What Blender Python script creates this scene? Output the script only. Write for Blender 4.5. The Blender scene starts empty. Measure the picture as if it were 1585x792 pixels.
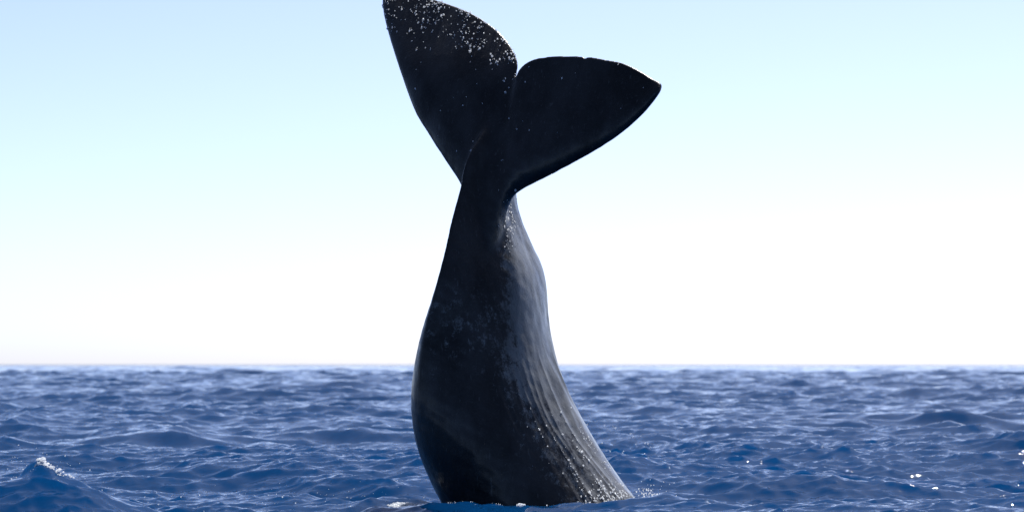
import bpy, bmesh, math, random
import numpy as np
from mathutils import Vector, Matrix

R = math.radians
scene = bpy.context.scene
C = scene.collection

# ------------------------------------------------------------------ camera
CAM_H, CAM_D = 1.61, 38.0           # metres above the water, metres to the whale
F_PX = 4940.0                        # focal length in pixels of a 1585 px wide frame
PITCH = math.atan((563 - 396) / F_PX)
cam_d = bpy.data.cameras.new('camera')
cam = bpy.data.objects.new('camera', cam_d); C.objects.link(cam)
cam.location = (0, -CAM_D, CAM_H)
cam.rotation_euler = (R(90) + PITCH, 0, 0)
cam_d.sensor_width = 36
cam_d.lens = 36 * F_PX / 1585
cam_d.clip_start, cam_d.clip_end = 0.5, 60000
cam_d.dof.use_dof = True
cam_d.dof.focus_distance = CAM_D - 0.2
cam_d.dof.aperture_fstop = 2.5
scene.camera = cam

# ------------------------------------------------------------------ sky and sun
SUN_AZ, SUN_EL = 23.0, 55.0           # degrees right of the view, degrees up
w = bpy.data.worlds.new('World'); scene.world = w; w.use_nodes = True
nt = w.node_tree
sky = nt.nodes.new('ShaderNodeTexSky'); sky.sky_type = 'NISHITA'
sky.sun_disc = False
sky.sun_elevation = R(SUN_EL); sky.sun_rotation = R(SUN_AZ)
sky.air_density = 0.3; sky.dust_density = 1.05; sky.ozone_density = 3.0
sky.altitude = 0
bg = nt.nodes['Background']; bg.inputs['Strength'].default_value = 0.10
nt.links.new(sky.outputs[0], bg.inputs['Color'])
sl = bpy.data.lights.new('sun', 'SUN'); sl.energy = 3.2; sl.angle = R(0.53); sl.color = (1, 0.985, 0.96)
so = bpy.data.objects.new('sun', sl); C.objects.link(so)
sd = Vector((math.sin(R(SUN_AZ)) * math.cos(R(SUN_EL)), math.cos(R(SUN_AZ)) * math.cos(R(SUN_EL)), math.sin(R(SUN_EL))))
so.rotation_euler = sd.to_track_quat('Z', 'Y').to_euler()
so.location = sd * 60
vs = scene.view_settings
vs.view_transform = 'Standard'; vs.look = 'None'; vs.gamma = 1; vs.use_curve_mapping = False
vs.exposure = 1.22

# ------------------------------------------------------------------ helpers
def to_world(px, py, Y=0.0):
    """a point of the 1585x792 frame at depth Y (metres beyond the whale's plane) in metres"""
    v = 396 - py; u = px - 792.5
    dep = F_PX * math.cos(PITCH) - v * math.sin(PITCH)
    k = (CAM_D + Y) / dep
    return Vector((u * k, Y, CAM_H + (F_PX * math.sin(PITCH) + v * math.cos(PITCH)) * k))

def interp(pts):
    ys = [p[0] for p in pts]; xs = [p[1] for p in pts]
    # monotone-ish smooth interpolation (Catmull-Rom on a dense resample)
    def f(y):
        if y <= ys[0]: return xs[0]
        if y >= ys[-1]: return xs[-1]
        i = max(j for j in range(len(ys) - 1) if ys[j] <= y)
        h = ys[i + 1] - ys[i]; t = (y - ys[i]) / h
        def sl(j):
            if j == 0: return (xs[1] - xs[0]) / (ys[1] - ys[0])
            if j == len(ys) - 1: return (xs[-1] - xs[-2]) / (ys[-1] - ys[-2])
            return (xs[j + 1] - xs[j - 1]) / (ys[j + 1] - ys[j - 1])
        m0, m1 = sl(i) * h, sl(i + 1) * h
        return ((2*t**3 - 3*t**2 + 1) * xs[i] + (t**3 - 2*t**2 + t) * m0 + (-2*t**3 + 3*t**2) * xs[i + 1] + (t**3 - t**2) * m1)
    return f

def resample(poly, n):
    p = np.array(poly, float)
    # smooth with Catmull-Rom, then even arc length
    out = []
    for i in range(len(p) - 1):
        a = p[max(i - 1, 0)]; b = p[i]; c = p[i + 1]; d = p[min(i + 2, len(p) - 1)]
        for t in np.linspace(0, 1, 16, endpoint=False):
            out.append(0.5 * ((2*b) + (c - a)*t + (2*a - 5*b + 4*c - d)*t*t + (-a + 3*b - 3*c + d)*t**3))
    out.append(p[-1]); out = np.array(out)
    s = np.concatenate([[0], np.cumsum(np.linalg.norm(np.diff(out, axis=0), axis=1))])
    q = np.linspace(0, s[-1], n)
    return np.stack([np.interp(q, s, out[:, k]) for k in range(2)], 1)

def mat(name):
    m = bpy.data.materials.new(name); m.use_nodes = True
    n = m.node_tree.nodes; b = n['Principled BSDF']
    return m, n, m.node_tree.links, b

def node(n, kind, **kw):
    x = n.new(kind)
    for k, v in kw.items(): setattr(x, k, v)
    return x

# ------------------------------------------------------------------ the sea
def spectrum_tile(N, L, lmin, lmax, rms, wind_deg, power, spread, seed):
    rng = np.random.default_rng(seed)
    k1 = np.fft.fftfreq(N, L / N) * 2 * np.pi
    kx, ky = np.meshgrid(k1, k1, indexing='ij')
    k = np.hypot(kx, ky); k[0, 0] = 1
    lam = 2 * np.pi / k
    win = 1 / (1 + (lmin / lam) ** 8) / (1 + (lam / lmax) ** 6)
    th = np.arctan2(ky, kx) - R(wind_deg)
    amp = k ** (-power / 2) * np.sqrt(np.abs(np.cos(th)) ** spread + 0.04) * win
    amp[0, 0] = 0
    H = amp * (rng.standard_normal((N, N)) + 1j * rng.standard_normal((N, N)))
    h = np.fft.ifft2(H)
    s = rms / h.real.std()
    dx = np.fft.ifft2(1j * kx / k * H).real * s
    dy = np.fft.ifft2(1j * ky / k * H).real * s
    return h.real * s, dx, dy

def sample(tile, L, X, Y):
    N = tile.shape[0]
    u = (X / L * N) % N; v = (Y / L * N) % N
    i = np.floor(u).astype(int) % N; j = np.floor(v).astype(int) % N
    fu = u - np.floor(u); fv = v - np.floor(v)
    i1 = (i + 1) % N; j1 = (j + 1) % N
    return (tile[i, j] * (1 - fu) * (1 - fv) + tile[i1, j] * fu * (1 - fv) + tile[i, j1] * (1 - fu) * fv + tile[i1, j1] * fu * fv)

CASC = []   # (tile size, rotation, shortest wavelength, tiles)
for (N, L, l0, l1, rms, wd, pw, sp, seed, rot) in (
        (512, 260.0, 5.0, 30.0, 0.135, 80, 4.0, 3, 11, 0.13),
        (1024, 61.0, 0.9, 5.0, 0.064, 72, 4.1, 2, 23, 0.41),
        (1024, 19.0, 0.08, 0.9, 0.0220, 66, 4.2, 1, 5, -0.3)):
    CASC.append((L, rot, l0, spectrum_tile(N, L, l0, l1, rms, wd, pw, sp, seed)))

rs = random.Random(5)
def local_waves(X, Y):
    """the single waves that stand out in the photograph: (x, y, ridge direction, half length, half width back, front, height)"""
    Z = np.zeros_like(X)
    for (x0, y0, rz, hl, wb, wf, h) in LOCAL:
        c, s = math.cos(rz), math.sin(rz)
        u = (X - x0) * c + (Y - y0) * s; v = -(X - x0) * s + (Y - y0) * c
        wv = np.where(v > 0, wb, wf)
        Z += h * np.exp(-(u / hl) ** 2) * np.exp(-np.abs(v / wv) ** 1.7)
    return Z
p = to_world(60, 700, -4.4)
LOCAL = [
    (p.x - 0.5, -4.9, 0.0, 1.6, 0.9, 1.2, 0.40),         # dark wave low on the left
    (p.x + 0.45, -4.5, -0.50, 0.85, 0.45, 0.40, 0.26),     # its crest running down to the right
    (p.x + 0.00, -4.4, -0.40, 0.34, 0.24, 0.27, 0.16),     # and breaking peak
    (0.6, -2.0, 0.02, 2.6, 0.6, 0.7, 0.22),              # low wave in front of the whale
    (0.05, -1.9, 0.0, 0.9, 0.5, 0.6, 0.07),
    (3.6, -1.2, 0.05, 1.7, 0.7, 0.6, 0.13),               # wave right of the whale
    (4.0, 3.0, 0.08, 1.5, 0.8, 0.7, 0.15),
    (5.2, 20.0, -0.1, 2.4, 1.4, 1.0, 0.26),
    (-5.0, 9.0, 0.1, 1.5, 1.0, 0.8, 0.18),
    (-7.3, 30.0, 0.05, 1.5, 1.6, 1.1, 0.28),
    (8.0, 48.0, -0.05, 2.8, 2.2, 1.6, 0.24),
    (9.6, 33.0, -0.12, 1.7, 1.6, 1.1, 0.28),
    (-5.6, 48.0, 0.1, 2.2, 2.0, 1.4, 0.28),
    (-2.6, -0.6, 0.04, 1.3, 0.7, 0.7, 0.12),
]

for k in range(9):      # small steep crests that flash in the sun beyond the right flank
    dpt = rs.uniform(18, 62); LOCAL.append(((rs.uniform(905, 1015) - 792.5) / F_PX * (CAM_D + dpt), dpt, rs.uniform(-.3, .3), rs.uniform(.25, .5), .22, .18, rs.uniform(.09, .14)))
def sea_height(X, Y, spacing):
    Z = np.zeros_like(X); DX = np.zeros_like(X); DY = np.zeros_like(X); lost = np.zeros_like(X)
    dist = np.hypot(X, Y + CAM_D)
    patch = 0.8 + 0.35 * np.sin(X * 0.21 + 1.3 * np.sin(Y * 0.11)) * np.sin(Y * 0.083 + X * 0.05)
    lost = 0.10 * np.clip((dist - 500) / 1500, 0, 1)
    for n, (L, rot, l0, (h, dx, dy)) in enumerate(CASC):
        c, s = math.cos(rot), math.sin(rot)
        ch = (0.7, 0.95, 0.95)[n]
        # far off, where the grid is coarse, the chop is carried by longer waves of the same steepness
        lod = np.clip(np.log2(np.maximum(dist, 1) / (400, 130, 60)[n]), 0, (2, 3, 4)[n])
        fade = 1 - 0.75 * np.clip((dist - 1500) / 6000, 0, 1)
        for band in range((3, 4, 5)[n]):
            wt = np.clip(1 - np.abs(lod - band), 0, 1)
            idx = np.nonzero(wt > 0)
            if len(idx[0]) == 0: continue
            k = 2.0 ** band; q = np.sqrt(wt[idx]) * k * (.62, .80, .85)[n] ** band * fade[idx] * (patch[idx] if n == 2 else 1)
            q = q * np.clip(1.6 - spacing[idx] / (l0 * k * (1.3, 1.3, 4)[n]), 0, 1)
            U = (X[idx] * c - Y[idx] * s) / k + 7.3 * band; V = (X[idx] * s + Y[idx] * c) / k
            Z[idx] += sample(h, L, U, V) * q
            a = sample(dx, L, U, V) * q; b_ = sample(dy, L, U, V) * q
            DX[idx] += ch * (a * c + b_ * s); DY[idx] += ch * (-a * s + b_ * c)
    return Z, DX, DY, lost

def build_sea():
    # rings round the camera, closely spaced where the photograph looks
    dense = np.linspace(-R(13.5), R(13.5), 530)
    side = R(13.5) * (np.pi / R(13.5)) ** (np.linspace(0, 1, 105)[1:] ** 1.5)
    ang = np.concatenate([-side[::-1], dense, side])           # -pi .. pi
    ang = ang[1:]                                              # first equals last
    r = [1.0]
    while r[-1] < 40000:
        q = r[-1]
        g = 0.05 if q < 20 else 0.004 if q < 28 else 0.0016 if q < 60 else 0.0026 if q < 150 else 0.003 if q < 600 else 0.008 if q < 3000 else 0.12
        r.append(q * (1 + g))
    r = np.array(r)
    A, Rr = np.meshgrid(ang, r, indexing='ij')
    da = np.gradient(ang)[:, None] * Rr; dr = np.gradient(r)[None, :] * np.ones_like(A)
    spacing = np.maximum(np.minimum(da, 40), dr)
    X = Rr * np.sin(A); Y = -CAM_D + Rr * np.cos(A)
    Z, DX, DY, lost = sea_height(X, Y, spacing)
    Z += local_waves(X, Y)
    na, nr = X.shape
    co = np.stack([X + DX, Y + DY, Z], -1).reshape(-1, 3)
    co = np.vstack([co, [[0, -CAM_D, 0]]])
    i, j = np.meshgrid(np.arange(na), np.arange(nr - 1), indexing='ij')
    i1 = (i + 1) % na
    q = np.stack([i * nr + j, i * nr + j + 1, i1 * nr + j + 1, i1 * nr + j], -1).reshape(-1, 4)
    fan = [(int(((a + 1) % na) * nr), len(co) - 1, int(a * nr)) for a in range(na)]
    fan = np.array(fan)
    me = bpy.data.meshes.new('sea')
    me.vertices.add(len(co)); me.vertices.foreach_set('co', co.astype(np.float32).ravel())
    nl = len(q) * 4 + len(fan) * 3
    me.loops.add(nl)
    me.loops.foreach_set('vertex_index', np.concatenate([q.ravel(), fan.ravel()]).astype(np.int32))
    me.polygons.add(len(q) + len(fan))
    starts = np.concatenate([np.arange(len(q)) * 4, len(q) * 4 + np.arange(len(fan)) * 3])
    me.polygons.foreach_set('loop_start', starts.astype(np.int32))
    me.polygons.foreach_set('use_smooth', np.ones(len(q) + len(fan), bool))
    me.update(calc_edges=True); me.validate()
    at = me.attributes.new('ripple', 'FLOAT', 'POINT')
    at.data.foreach_set('value', np.concatenate([lost.ravel(), [0]]).astype(np.float32))
    o = bpy.data.objects.new('sea', me); C.objects.link(o)
    o['kind'] = 'structure'; o['label'] = 'deep blue choppy open sea reaching the horizon'
    print('sea faces', len(q))
    return o

m, n, l, b = mat('sea_water')
b.inputs['Base Color'].default_value = (0.0008, 0.0245, 0.082, 1)
b.inputs['Roughness'].default_value = 0.025
b.inputs['IOR'].default_value = 1.333
b.inputs['Specular IOR Level'].default_value = 0.07
b.subsurface_method = 'BURLEY'          # light that enters the clear water spreads far before it comes back
b.inputs['Subsurface Weight'].default_value = 1.0; b.inputs['Subsurface Scale'].default_value = 2.5
b.inputs['Subsurface Radius'].default_value = (1.0, 1.0, 1.0)
tc = node(n, 'ShaderNodeTexCoord'); geo = node(n, 'ShaderNodeNewGeometry')
att = node(n, 'ShaderNodeAttribute', attribute_name='ripple')
def noise_vec(scale, detail, stretch=(1, 1, 1)):
    mp = node(n, 'ShaderNodeMapping'); mp.inputs['Scale'].default_value = stretch
    l.new(tc.outputs['Object'], mp.inputs['Vector'])
    x = node(n, 'ShaderNodeTexNoise'); x.inputs['Scale'].default_value = scale; x.inputs['Detail'].default_value = detail
    l.new(mp.outputs[0], x.inputs['Vector'])
    s = node(n, 'ShaderNodeVectorMath', operation='SUBTRACT'); s.inputs[1].default_value = (0.5, 0.5, 0.5)
    l.new(x.outputs['Color'], s.inputs[0]); return s
def scaled(v, val=None, link=None):
    s = node(n, 'ShaderNodeVectorMath', operation='SCALE'); l.new(v.outputs[0], s.inputs[0])
    if link is not None: l.new(link, s.inputs['Scale'])
    else: s.inputs['Scale'].default_value = val
    return s
def vadd(a, c):
    s = node(n, 'ShaderNodeVectorMath', operation='ADD'); l.new(a, s.inputs[0]); l.new(c.outputs[0], s.inputs[1]); return s
ml = node(n, 'ShaderNodeMath', operation='MULTIPLY'); ml.inputs[1].default_value = 15.0
l.new(att.outputs['Fac'], ml.inputs[0])
coarse = scaled(noise_vec(0.9, 3.0, (0.6, 1, 1)), link=ml.outputs[0])
fine = scaled(noise_vec(26.0, 2.0), 0.17)
tot = vadd(coarse.outputs[0], fine)
flat = node(n, 'ShaderNodeVectorMath', operation='MULTIPLY'); flat.inputs[1].default_value = (1, 1, 0)
l.new(tot.outputs[0], flat.inputs[0])
nn = vadd(geo.outputs['Normal'], flat)
nrm = node(n, 'ShaderNodeVectorMath', operation='NORMALIZE'); l.new(nn.outputs[0], nrm.inputs[0])
l.new(nrm.outputs[0], b.inputs['Normal'])
sea = build_sea(); sea.data.materials.append(m)

# ------------------------------------------------------------------ the whale
def loft(bm, rings, closed_ends=True):
    vr = [[bm.verts.new(p) for p in r] for r in rings]
    k = len(vr[0])
    for a, c in zip(vr[:-1], vr[1:]):
        for i in range(k):
            bm.faces.new((a[i], a[(i + 1) % k], c[(i + 1) % k], c[i]))
    if closed_ends:
        bm.faces.new(vr[0][::-1]); bm.faces.new(vr[-1])

PXM = F_PX / CAM_D
# outline of the tail stock in the frame: height -> left keel, right keel
left_x = interp([(178, 770), (190, 757), (205, 744), (225, 730), (245, 720), (262, 715), (288, 711), (335, 700), (390, 688), (450, 672), (505, 655), (555, 643), (600, 637), (640, 637), (690, 645), (730, 660), (772, 680), (830, 712), (920, 770)])
right_x = interp([(178, 785), (210, 795), (240, 799), (288, 800), (310, 802), (335, 808), (370, 821), (410, 838), (440, 845), (490, 849), (520, 853), (560, 863), (605, 880), (645, 900), (690, 926), (735, 956), (772, 986), (830, 1040), (920, 1130)])
phi_f = interp([(178, 33), (300, 36), (420, 42), (560, 48), (772, 52), (920, 54)])          # where the keel points
ratio_f = interp([(178, .42), (288, .36), (380, .40), (480, .52), (600, .66), (772, .80), (920, .85)])  # breadth : depth
pow_f = interp([(178, 2.2), (300, 1.9), (400, 1.7), (500, 1.35), (620, 1.12), (772, 1.0), (920, 1.0)])  # >1 ridged, 1 rounded
lean_f = interp([(178, 0.32), (300, 0.15), (480, -0.05), (772, 0.0), (920, 0.1)])            # depth of the spine
bm = bmesh.new()
rings = []
for y in np.concatenate([np.arange(178, 420, 4.0), np.arange(420, 921, 8.0)]):
    ph, ra, pw = R(phi_f(y)), ratio_f(y), pow_f(y)
    pts = []
    for t in np.linspace(0, 2 * np.pi, 128, endpoint=False):
        ct, st = math.cos(t), math.sin(t)
        a = math.copysign(abs(ct) ** pw, ct); c_ = ra * math.copysign(abs(st) ** pw, st)
        if st < 0: c_ *= 1.0
        # near keel = (-sin, -cos); right flank = (cos, -sin)
        pts.append((-a * math.sin(ph) + c_ * math.cos(ph), -a * math.cos(ph) - c_ * math.sin(ph)))
    pts = np.array(pts)
    xl, xr = left_x(y), right_x(y)
    sc = (xr - xl) / (pts[:, 0].max() - pts[:, 0].min())
    xs = (pts[:, 0] - pts[:, 0].min()) * sc + xl
    ys = pts[:, 1] * sc / PXM + lean_f(y)
    rings.append([to_world(px, y, Yv) for px, Yv in zip(xs, ys)])
loft(bm, rings)

# flukes: one loft from the left tip over the root to the right tip
NOTCH = np.array([798.0, 119.0])
lead_r = [(757, 430), (770, 385), (777, 345), (785, 321), (801, 301), (830, 283), (870, 262), (915, 237), (960, 208), (995, 177), (1014, 154), (1022, 141), (1024, 133)]
trail_r = [(798, 119), (803, 108), (815, 97), (833, 90), (860, 87), (895, 87), (903, 88), (906, 92), (911, 88), (935, 92), (965, 98), (990, 110), (1010, 122), (1020, 127), (1024, 131)]
lead_l = [(757, 430), (742, 385), (732, 345), (724, 318), (711, 287), (692, 256), (664, 210), (642, 172), (622, 118), (606, 70), (595, 28), (592, 4), (594, -10), (602, -16)]
trail_l = [(798, 119), (801, 108), (802, 99), (797, 83), (785, 64), (768, 46), (745, 29), (715, 14), (690, 5), (665, -3), (640, -12), (620, -17), (606, -17)]
NS = 90
CU = np.linspace(0, 3.2, 321); _t = np.clip((CU - 1.45) / .5, 0, 1)
CI = np.cumsum((0.61 - (0.10 + 0.07 * CU)) * _t * _t * (3 - 2 * _t)) * 0.01
def curl(up): return float(np.interp(up, CU, CI))
def fluke_rings(lead, trail, side):
    L_, T_ = resample(lead, NS), resample(trail, NS)
    out = []
    for i in range(NS):
        s = i / (NS - 1)
        tmax = (0.155 * (1 - s) ** 1.1 + 0.045) * min(1, math.sqrt((1 - s) * 14) + .25)
        ring_top, ring_bot = [], []
        for c in np.linspace(0, 1, 40):
            c2 = c ** 1.5
            pt = L_[i] * (1 - c2) + T_[i] * c2
            # rounded leading edge, thin trailing edge
            g = (1 - (1 - c2 / .27) ** 2) ** .72 if c2 < .27 else 1 - ((c2 - .27) / .73) ** 1.25
            th = tmax * g + 0.015 * min(1, math.sqrt(c2 * 20)) 
            ax = NOTCH[0] - 0.32 * (pt[1] - NOTCH[1])                     # the tail's own mid-line, leaning right
            lat = ((pt[0] - ax) * 0.95) / PXM                             # metres across, as seen
            up = (330 - pt[1]) / PXM
            Yc = -lat * math.tan(R(33)) * 0.9 + 0.10 * up + 0.035 * up * up * (1 if side < 0 else .3) + 0.02 + (0.05 if side < 0 else .02) * lat * lat
            if side < 0: Yc += curl(up)              # the left tip curls back
            nx, ny = math.sin(R(33)), math.cos(R(33))
            for sg, ring in ((1, ring_bot), (-1, ring_top)):
                Yv = Yc + sg * th * ny
                q = to_world(pt[0], pt[1], Yv); q.x += sg * th * nx * 0.55
                ring.append(q)
        out.append(ring_top + ring_bot[::-1][:-1])
    return out
fr = fluke_rings(lead_r, trail_r, 1); fl = fluke_rings(lead_l, trail_l, -1)
loft(bm, fl[::-1][:-1] + fr)
bmesh.ops.recalc_face_normals(bm, faces=bm.faces)
tmp = bpy.data.meshes.new('tmp'); bm.to_mesh(tmp); bm.free()
to = bpy.data.objects.new('tmp', tmp); C.objects.link(to)
rm = to.modifiers.new('r', 'REMESH'); rm.mode = 'VOXEL'; rm.voxel_size = 0.012; rm.use_smooth_shade = True
sm = to.modifiers.new('s', 'SMOOTH'); sm.factor = 0.5; sm.iterations = 14
dg = bpy.context.evaluated_depsgraph_get()
body_me = bpy.data.meshes.new_from_object(to.evaluated_get(dg))
bpy.data.objects.remove(to)
body_me.name = 'body'
nv = len(body_me.vertices)
co = np.empty(nv * 3, np.float32); body_me.vertices.foreach_get('co', co); co = co.reshape(-1, 3)
no = np.empty(nv * 3, np.float32); body_me.vertices.foreach_get('normal', no); no = no.reshape(-1, 3)
# soften the join of keel and flukes
ne = len(body_me.edges); ev = np.empty(ne * 2, np.int32); body_me.edges.foreach_get('vertices', ev); ev = ev.reshape(-1, 2)
pyv = 563 - (co[:, 2] - CAM_H) * PXM; pxv = co[:, 0] * PXM + 792.5
wj = np.exp(-((pyv - 235) / 75) ** 2) * np.exp(-((pxv - (760 - .2 * (pyv - 250))) / 62) ** 2)
wj += np.exp(-((pyv - 365) / 60) ** 2) * np.exp(-((pxv - 777) / 30) ** 2)
wj = np.clip(wj * 1.4, 0, 1)[:, None]
sel = np.where((wj[ev[:, 0], 0] > 0.01) | (wj[ev[:, 1], 0] > 0.01))[0]; es = ev[sel]
deg = np.maximum(np.bincount(es.ravel(), minlength=nv), 1)[:, None]
cs = co.astype(np.float64)
for _ in range(130):
    acc = np.stack([np.bincount(es[:, 0], cs[es[:, 1], k], nv) + np.bincount(es[:, 1], cs[es[:, 0], k], nv) for k in range(3)], 1)
    cs += 0.6 * wj * (acc / deg - cs) * (wj > 0.01)
co = cs.astype(np.float32)
body_me.vertices.foreach_set('co', co.ravel()); body_me.update()
body_me.vertices.foreach_get('normal', no_flat := np.empty(nv * 3, np.float32)); no = no_flat.reshape(-1, 3)
# height on the frame's scale (from 0 at the flukes to 772 at the water) and fraction from left to right keel
hy = 563 - (co[:, 2] - CAM_H) * PXM
ygrid = np.arange(170, 930, 2.0)
xl = np.interp(hy, ygrid, [left_x(v) for v in ygrid]); xr = np.interp(hy, ygrid, [right_x(v) for v in ygrid])
fx = (co[:, 0] * PXM + 792.5 - xl) / np.maximum(xr - xl, 20)
def sstep(a, c, v):
    t = np.clip((v - a) / (c - a), 0, 1); return t * t * (3 - 2 * t)
def vnoise(P, seed):
    rg = np.random.default_rng(seed); z = np.zeros(len(P))
    for _ in range(14):
        k = rg.standard_normal(3); k /= np.linalg.norm(k); z += np.sin(P @ k * rg.uniform(.6, 1.7) * 2 * np.pi + rg.uniform(0, 6.28))
    return z / 3.7
# long creases running down the lower right flank
wr = sstep(500, 640, hy) * sstep(0.50, 0.68, fx)
warp = fx + 0.012 * vnoise(co * np.array([1.2, 1.2, 0.6]), 3)
P2 = np.stack([warp * 9.0, hy / 210.0, np.zeros(nv)], 1)
cre = np.zeros(nv); rg = np.random.default_rng(8)
for _ in range(16):
    ku = rg.uniform(0.6, 2.3); kv = rg.normal(0, .45)
    cre += np.sin(2 * np.pi * (P2[:, 0] * ku + P2[:, 1] * kv) + rg.uniform(0, 6.28)) / (0.6 + 0.5 * ku)
cre = 1 - np.abs(cre / 2.2)                       # narrow folds with wider hollows
dis = 0.012 * wr * cre * np.clip(0.55 + 0.5 * vnoise(co * np.array([.9, .9, .5]), 4), 0.1, 1.2)
# shallow unevenness of the skin
dis += 0.004 * vnoise(co * np.array([1.3, 1.3, .6]), 1) + 0.0016 * vnoise(co * 5.0, 2)
dis *= sstep(60, 380, hy) * 0.8 + 0.2
co2 = co + no * dis[:, None]
body_me.vertices.foreach_set('co', co2.astype(np.float32).ravel()); body_me.update()
body_me.polygons.foreach_set('use_smooth', np.ones(len(body_me.polygons), bool))
print('whale verts', nv)

whale = bpy.data.objects.new('sperm_whale', None); C.objects.link(whale)
whale.location = (0.3, 0, 0)
whale['label'] = 'dark grey sperm whale tail with both flukes raised straight out of the sea'
whale['category'] = 'whale'
body = bpy.data.objects.new('body', body_me); C.objects.link(body)
body.parent = whale; body.location = (-0.3, 0, 0)

m, n, l, b = mat('whale_skin')
tc = node(n, 'ShaderNodeTexCoord')
def noise(scale, detail, stretch=(1, 1, 1), rough=0.6):
    mp = node(n, 'ShaderNodeMapping'); mp.inputs['Scale'].default_value = stretch
    l.new(tc.outputs['Object'], mp.inputs['Vector'])
    x = node(n, 'ShaderNodeTexNoise'); x.inputs['Scale'].default_value = scale; x.inputs['Detail'].default_value = detail
    x.inputs['Roughness'].default_value = rough
    l.new(mp.outputs[0], x.inputs['Vector']); return x
def ramp(src, stops):
    r_ = node(n, 'ShaderNodeValToRGB'); e = r_.color_ramp.elements
    for k, (p_, v_) in enumerate(stops):
        el = e[k] if k < 2 else e.new(p_)
        el.position = p_; el.color = v_ if isinstance(v_, tuple) else (v_, v_, v_, 1)
    l.new(src, r_.inputs[0]); return r_
at = node(n, 'ShaderNodeAttribute', attribute_name='glare_mottle')          # wet glare painted as lighter skin on the right flank, plus mid-height mottling
big = noise(1.6, 7, (1, 1, .7))
col = ramp(big.outputs['Fac'], [(0.42, (0.005, 0.005, 0.0058, 1)), (0.60, (0.014, 0.014, 0.0150, 1))])
fleck = noise(16, 6, (1, 1, 1.8), .8)
fm = ramp(fleck.outputs['Fac'], [(0.54, 0.0), (0.70, 0.8)])
mx = node(n, 'ShaderNodeMix', data_type='RGBA'); mx.inputs['B'].default_value = (0.030, 0.030, 0.030, 1)
l.new(fm.outputs[0], mx.inputs['Factor']); l.new(col.outputs[0], mx.inputs['A'])
# ragged, mottled border of the painted glare
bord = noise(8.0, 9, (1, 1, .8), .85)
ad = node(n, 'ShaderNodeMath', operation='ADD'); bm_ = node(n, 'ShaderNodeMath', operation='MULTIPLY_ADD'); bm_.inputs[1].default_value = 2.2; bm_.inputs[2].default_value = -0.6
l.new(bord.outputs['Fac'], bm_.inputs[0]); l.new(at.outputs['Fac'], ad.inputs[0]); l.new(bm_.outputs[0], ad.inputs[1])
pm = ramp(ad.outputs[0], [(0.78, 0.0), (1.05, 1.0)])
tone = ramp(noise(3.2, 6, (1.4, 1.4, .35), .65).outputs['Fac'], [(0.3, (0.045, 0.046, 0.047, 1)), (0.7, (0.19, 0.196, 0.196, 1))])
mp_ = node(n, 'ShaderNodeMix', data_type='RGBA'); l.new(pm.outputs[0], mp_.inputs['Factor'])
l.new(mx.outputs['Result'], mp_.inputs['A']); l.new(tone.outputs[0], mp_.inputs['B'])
# thin scratches
sc = noise(5.0, 3, (6.0, 6.0, .5), .5); sm_ = ramp(sc.outputs['Fac'], [(0.665, 0.0), (0.70, 0.5)])
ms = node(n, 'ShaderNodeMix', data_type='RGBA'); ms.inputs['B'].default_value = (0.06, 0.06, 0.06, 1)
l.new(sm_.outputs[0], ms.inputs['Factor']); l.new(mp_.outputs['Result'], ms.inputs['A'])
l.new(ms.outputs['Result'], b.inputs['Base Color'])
rr = ramp(noise(5, 6, (1, 1, .4), .7).outputs['Fac'], [(0.33, 0.28), (0.68, 0.55)])
l.new(rr.outputs[0], b.inputs['Roughness'])
b.inputs['Specular IOR Level'].default_value = 0.2
b.inputs['Coat Roughness'].default_value = 0.16; b.inputs['Coat IOR'].default_value = 1.33
cw = ramp(noise(2.6, 5, (1, 1, .5), .6).outputs['Fac'], [(0.40, 0.15), (0.62, 0.8)])    # wet film, broken where the skin has drained
l.new(cw.outputs[0], b.inputs['Coat Weight'])
bp = node(n, 'ShaderNodeBump'); bp.inputs['Strength'].default_value = 0.35; bp.inputs['Distance'].default_value = 0.012
bh = node(n, 'ShaderNodeMath', operation='MULTIPLY_ADD'); bh.inputs[1].default_value = 1.6
l.new(noise(9, 5, (1, 1, .45)).outputs['Fac'], bh.inputs[0]); l.new(noise(42, 4, (1, 1, .6)).outputs['Fac'], bh.inputs[2])
l.new(bh.outputs[0], bp.inputs['Height']); l.new(bp.outputs[0], b.inputs['Normal'])
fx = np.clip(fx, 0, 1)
glare_mottle = np.clip(sstep(0.40, 1.0, fx) * sstep(290, 430, hy + 60 * (fx - .75)) * (1 - 0.45 * sstep(560, 680, hy)), 0, 1)  # right flank's wet glare, put into the skin colour
glare_mottle = np.maximum(glare_mottle, 0.24 * sstep(410, 480, hy) * (1 - sstep(520, 620, hy)))  # faint mottling across the middle of the stock
pa = body_me.attributes.new('glare_mottle', 'FLOAT', 'POINT'); pa.data.foreach_set('value', glare_mottle.astype(np.float32))
body_me.materials.clear(); body_me.materials.append(m)

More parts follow.
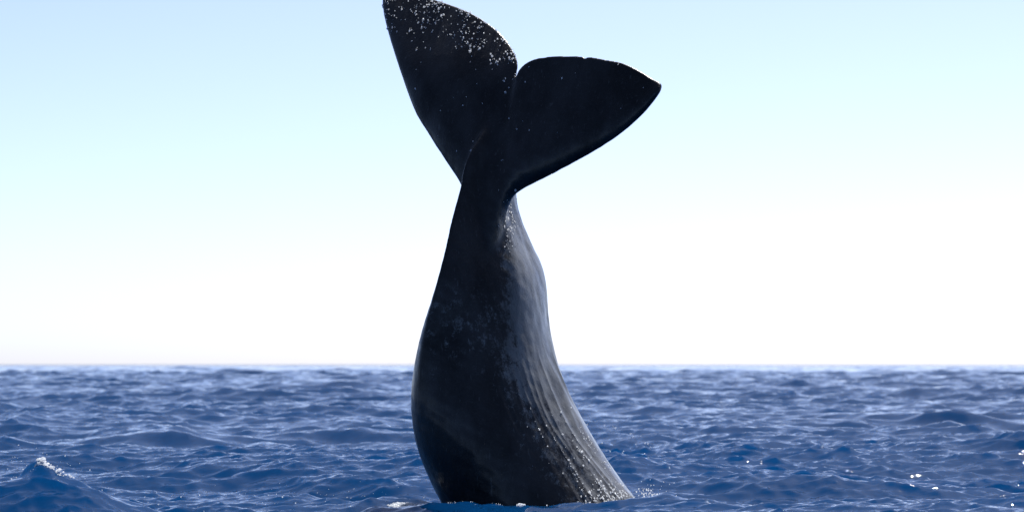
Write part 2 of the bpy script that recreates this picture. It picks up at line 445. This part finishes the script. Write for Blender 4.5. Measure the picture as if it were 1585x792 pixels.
# ------------------------------------------------------------------ water on and round the whale
random.seed(4); rng = np.random.default_rng(12)
def ico(sub):
    q = bmesh.new(); bmesh.ops.create_icosphere(q, subdivisions=sub, radius=1)
    v = np.array([x.co[:] for x in q.verts]); f = [[x.index for x in t.verts] for t in q.faces]; q.free(); return v, np.array(f)
ICO = ico(1); ICO2 = ico(2)
def beads(name, items, shape=ICO):
    """many small rounded beads (centre, radius, stretch axis, stretch) as one mesh"""
    V, Fc, k = [], [], 0
    for c, r, ax, st in items:
        v = shape[0] * r * (1 + 0.12 * rng.standard_normal((len(shape[0]), 1)))
        a = np.array(ax) / (np.linalg.norm(ax) + 1e-9)
        v = v + (v @ a)[:, None] * a[None] * (st - 1)
        V.append(v + np.array(c)); Fc.append(shape[1] + k); k += len(v)
    me = bpy.data.meshes.new(name); me.from_pydata(np.vstack(V).tolist(), [], np.vstack(Fc).tolist())
    me.polygons.foreach_set('use_smooth', np.ones(len(me.polygons), bool)); me.update()
    o = bpy.data.objects.new(name, me); C.objects.link(o); return o

m_drop, n, l, b = mat('water_droplets')
b.inputs['Base Color'].default_value = (0.90, 0.92, 0.94, 1); b.inputs['Roughness'].default_value = 0.12; b.inputs['IOR'].default_value = 1.33
tr = node(n, 'ShaderNodeBsdfTranslucent'); tr.inputs['Color'].default_value = (0.95, 0.96, 0.97, 1)
mxs = node(n, 'ShaderNodeMixShader'); mxs.inputs[0].default_value = 0.8
l.new(b.outputs[0], mxs.inputs[1]); l.new(tr.outputs[0], mxs.inputs[2]); l.new(mxs.outputs[0], n['Material Output'].inputs['Surface'])
co3 = np.empty(nv * 3, np.float32); body_me.vertices.foreach_get('co', co3); co3 = co3.reshape(-1, 3)
body_me.vertices.foreach_get('normal', no_flat); no = no_flat.reshape(-1, 3)
kk = CAM_D / (CAM_D + co3[:, 1])
PXv = 792.5 + co3[:, 0] * PXM * kk; PYv = 563 - (co3[:, 2] - CAM_H) * PXM * kk
front = no[:, 1] < -0.15
tl = resample(trail_l, 200); o_ = np.argsort(tl[:, 0]); edge = np.interp(PXv, tl[o_, 0], tl[o_, 1])
dd = PYv - edge
lf = front & (PXv < 803) & (PYv < 285) & (PXv < 760 + (200 - PYv) * .5)
clump = 0.5 + 0.5 * np.clip(vnoise(co3 * 2.6, 31), -1, 1)
wl = lf * (np.exp(-(np.maximum(dd, 0) / 52) ** 2) * (0.15 + clump ** 2) + 0.004)
wr_ = ((no[:, 1] < -.6) & (PXv > 700) & (PYv < 300)) * 0.0016
def pick(wt, k):
    return rng.choice(nv, k, replace=False, p=wt / wt.sum())
items = []
for i in np.concatenate([pick(wl, 430), pick(wr_, 26)]):
    r = float(np.clip(rng.lognormal(math.log(0.0060), 0.42), 0.003, 0.015))
    items.append((co3[i] + no[i] * r * .4, r, (rng.normal(0, .4), 0, 1), rng.uniform(1, 1.5)))
    if rng.random() < .18:      # a run of two or three
        for q in range(rng.integers(1, 3)):
            items.append((co3[i] + no[i] * r * .4 + rng.normal(0, .022, 3) * np.array([1, .1, 1]), r * rng.uniform(.4, .9), (0, 0, 1), 1.2))
# drops catching the sun on the lower right flank
fl_ = (PXv - np.interp(PYv, ygrid, [left_x(v) for v in ygrid])) / np.maximum(np.interp(PYv, ygrid, [right_x(v) - left_x(v) for v in ygrid]), 20)
wf = front * sstep(590, 760, PYv) * (PYv < 776) * np.exp(-((fl_ - .84) / .13) ** 2) * (0.1 + clump ** 2) * (fl_ > .55) * np.clip(cre, 0, 2) ** 2
for i in pick(wf, 190):
    r = float(np.clip(rng.lognormal(math.log(0.0042), 0.45), 0.002, 0.011))
    items.append((co3[i] + no[i] * r * .4, r, (.4, 0, -1), rng.uniform(1, 1.8)))
wf2 = front * sstep(735, 765, PYv) * (PYv < 778) * np.exp(-((PXv - 940) / 26) ** 2)  # beads added to carry the strong sun highlight near the waterline
for i in pick(wf2, 110):
    r = float(np.clip(rng.lognormal(math.log(0.006), 0.4), 0.003, 0.013))
    items.append((co3[i] + no[i] * r * .4, r, (.4, 0, -1), rng.uniform(1.2, 2.4)))
wf3 = (no[:, 1] < 0.05) * (no[:, 0] > .35) * np.exp(-((PXv - 788) / 8) ** 2) * np.exp(-((PYv - 350) / 32) ** 2) * (np.abs(PYv - 350) < 60)  # beads added to carry the sun sparkle streak below the right fluke
for i in pick(wf3, 90):
    r = float(np.clip(rng.lognormal(math.log(0.0042), 0.4), 0.002, 0.009))
    items.append((co3[i] + no[i] * r * .4, r, (.1, 0, -1), rng.uniform(1.2, 2.4)))
dr = beads('water_droplets', items); dr.data.materials.append(m_drop)
dr.parent = whale; dr.location = (-0.3, 0, 0); dr['kind'] = 'stuff'

def surf(x, y):
    X = np.array([x]); Y = np.array([y])
    for _ in range(4):
        Z, DX, DY, lost = sea_height(X, Y, np.array([0.03])); X = x - DX; Y = y - DY
    return float((Z + local_waves(X, Y))[0])

def foam(name, label, spots):
    """lumpy froth: clusters of bubbles lying on the water"""
    it = []
    for (x, y, rx, ry, k, rad, hh) in spots:
        for _ in range(k):
            a = rng.uniform(0, 6.28); q = math.sqrt(rng.random())
            xx, yy = x + rx * q * math.cos(a), y + ry * q * math.sin(a)
            r = rad * rng.uniform(.4, 1.2) * (1.1 - .6 * q)
            it.append(((xx, yy, surf(xx, yy) + r * .2 + hh * rng.random() * (1 - q)), r, (1, rng.normal(0, .5), 0), rng.uniform(1, 2)))
    o = beads(name, it, ICO2); o.data.materials.append(m_drop)
    o['label'] = label; o['category'] = 'foam'; o['kind'] = 'stuff'; return o
def spray(name, label, n_, fn):
    it = []
    for _ in range(n_):
        x, y, z, r = fn()
        it.append(((x, y, z), r, (0, 0, 1), rng.uniform(1, 1.4)))
    o = beads(name, it); o.data.materials.append(m_drop)
    o['label'] = label; o['category'] = 'spray'; o['kind'] = 'stuff'; return o

def skyline(px):
    """the crest that hides the water behind it on this line of sight, in front of the whale"""
    best = None
    for Yv in np.linspace(-3.2, -0.4, 71):
        x = (px - 792.5) / F_PX * (CAM_D + Yv); h = (surf(x, Yv) - CAM_H) / (CAM_D + Yv)
        if best is None or h > best[0]: best = (h, x, float(Yv))
    return best[1], best[2]
x, y = skyline(622); x2, y2 = skyline(645)
foam('foam', 'small patch of white foam left of the whale at the waterline', [(x, y, .17, .14, 200, .015, .03), (x2, y2, .08, .08, 30, .009, .02)])
x, y = skyline(806)
foam('foam', 'thin line of white flecks on the water in front of the dark flank', [(x, y, .05, .05, 24, .010, .03)] + [(*skyline(v), .12, .05, 8, .005, .01) for v in (700, 730, 765, 845, 880, 915)])
def crest(x):
    ys_ = np.linspace(-5.3, -3.9, 57); return float(ys_[np.argmax([surf(x, y) for y in ys_])])
sp_ = []  # foam beads take the place of the crest's sun glint
for k in range(9):
    x = p.x + .02 + .045 * k
    sp_.append((x, crest(x) - .03, .04, .07, (18, 26, 8, 20, 5, 16, 6, 9, 3)[k], .014 - .0006 * k, .04))
foam('foam', 'bright broken foam standing in for the sun glint on the peak of the wave at far left', sp_)
q = to_world(990, 770, 0.2)
foam('foam', 'thin white froth where the right flank of the whale enters the water', [(q.x - .05, 0.0, .12, .3, 60, .009, .02), (q.x - .4, -0.9, .22, .08, 40, .007, .01)])
def right_spray():
    d = abs(rng.normal(0, .16)); a = rng.normal(0.25, .5)
    x = q.x + .02 + d * math.cos(a) + rng.normal(0, .05); y = 0.1 + rng.normal(0, .25)
    z = surf(x, y) + abs(rng.normal(0, .13)) + .01
    return x, y, z, float(np.clip(rng.lognormal(math.log(.0056), .45), .003, .014))
spray('spray', 'fine spray thrown up beside the right flank of the whale', 260, right_spray)
def left_spray():
    x = p.x + .1 + rng.normal(0, .55); y = -4.3 + rng.normal(0, .3)
    return x, y, surf(x, y) + abs(rng.normal(0, .12)) + .01, float(np.clip(rng.lognormal(math.log(.0035), .4), .002, .008))
spray('spray', 'scattered droplets flying round the breaking wave at far left', 110, left_spray)
def drip_spray():
    x = rng.uniform(-4.6, -0.9); y = rng.uniform(-3.5, 5.0)
    return x, y, surf(x, y) + abs(rng.normal(0, .10)) + .005, float(np.clip(rng.lognormal(math.log(.0032), .4), .002, .008))
spray('spray', 'tiny white droplets over the water between the left wave and the whale', 120, drip_spray)
def far_glints():  # added beads standing in for sun glints on the far water
    y = rng.uniform(8, 38); x = rng.uniform(905, 1010); x = (x - 792.5) / F_PX * (CAM_D + y)
    return x, y, surf(x, y) + abs(rng.normal(0, .08)) + .01, float(rng.uniform(.007, .016))
spray('spray', 'soft bright beads standing in for sun glints on the sea beyond the right flank of the whale', 60, far_glints)
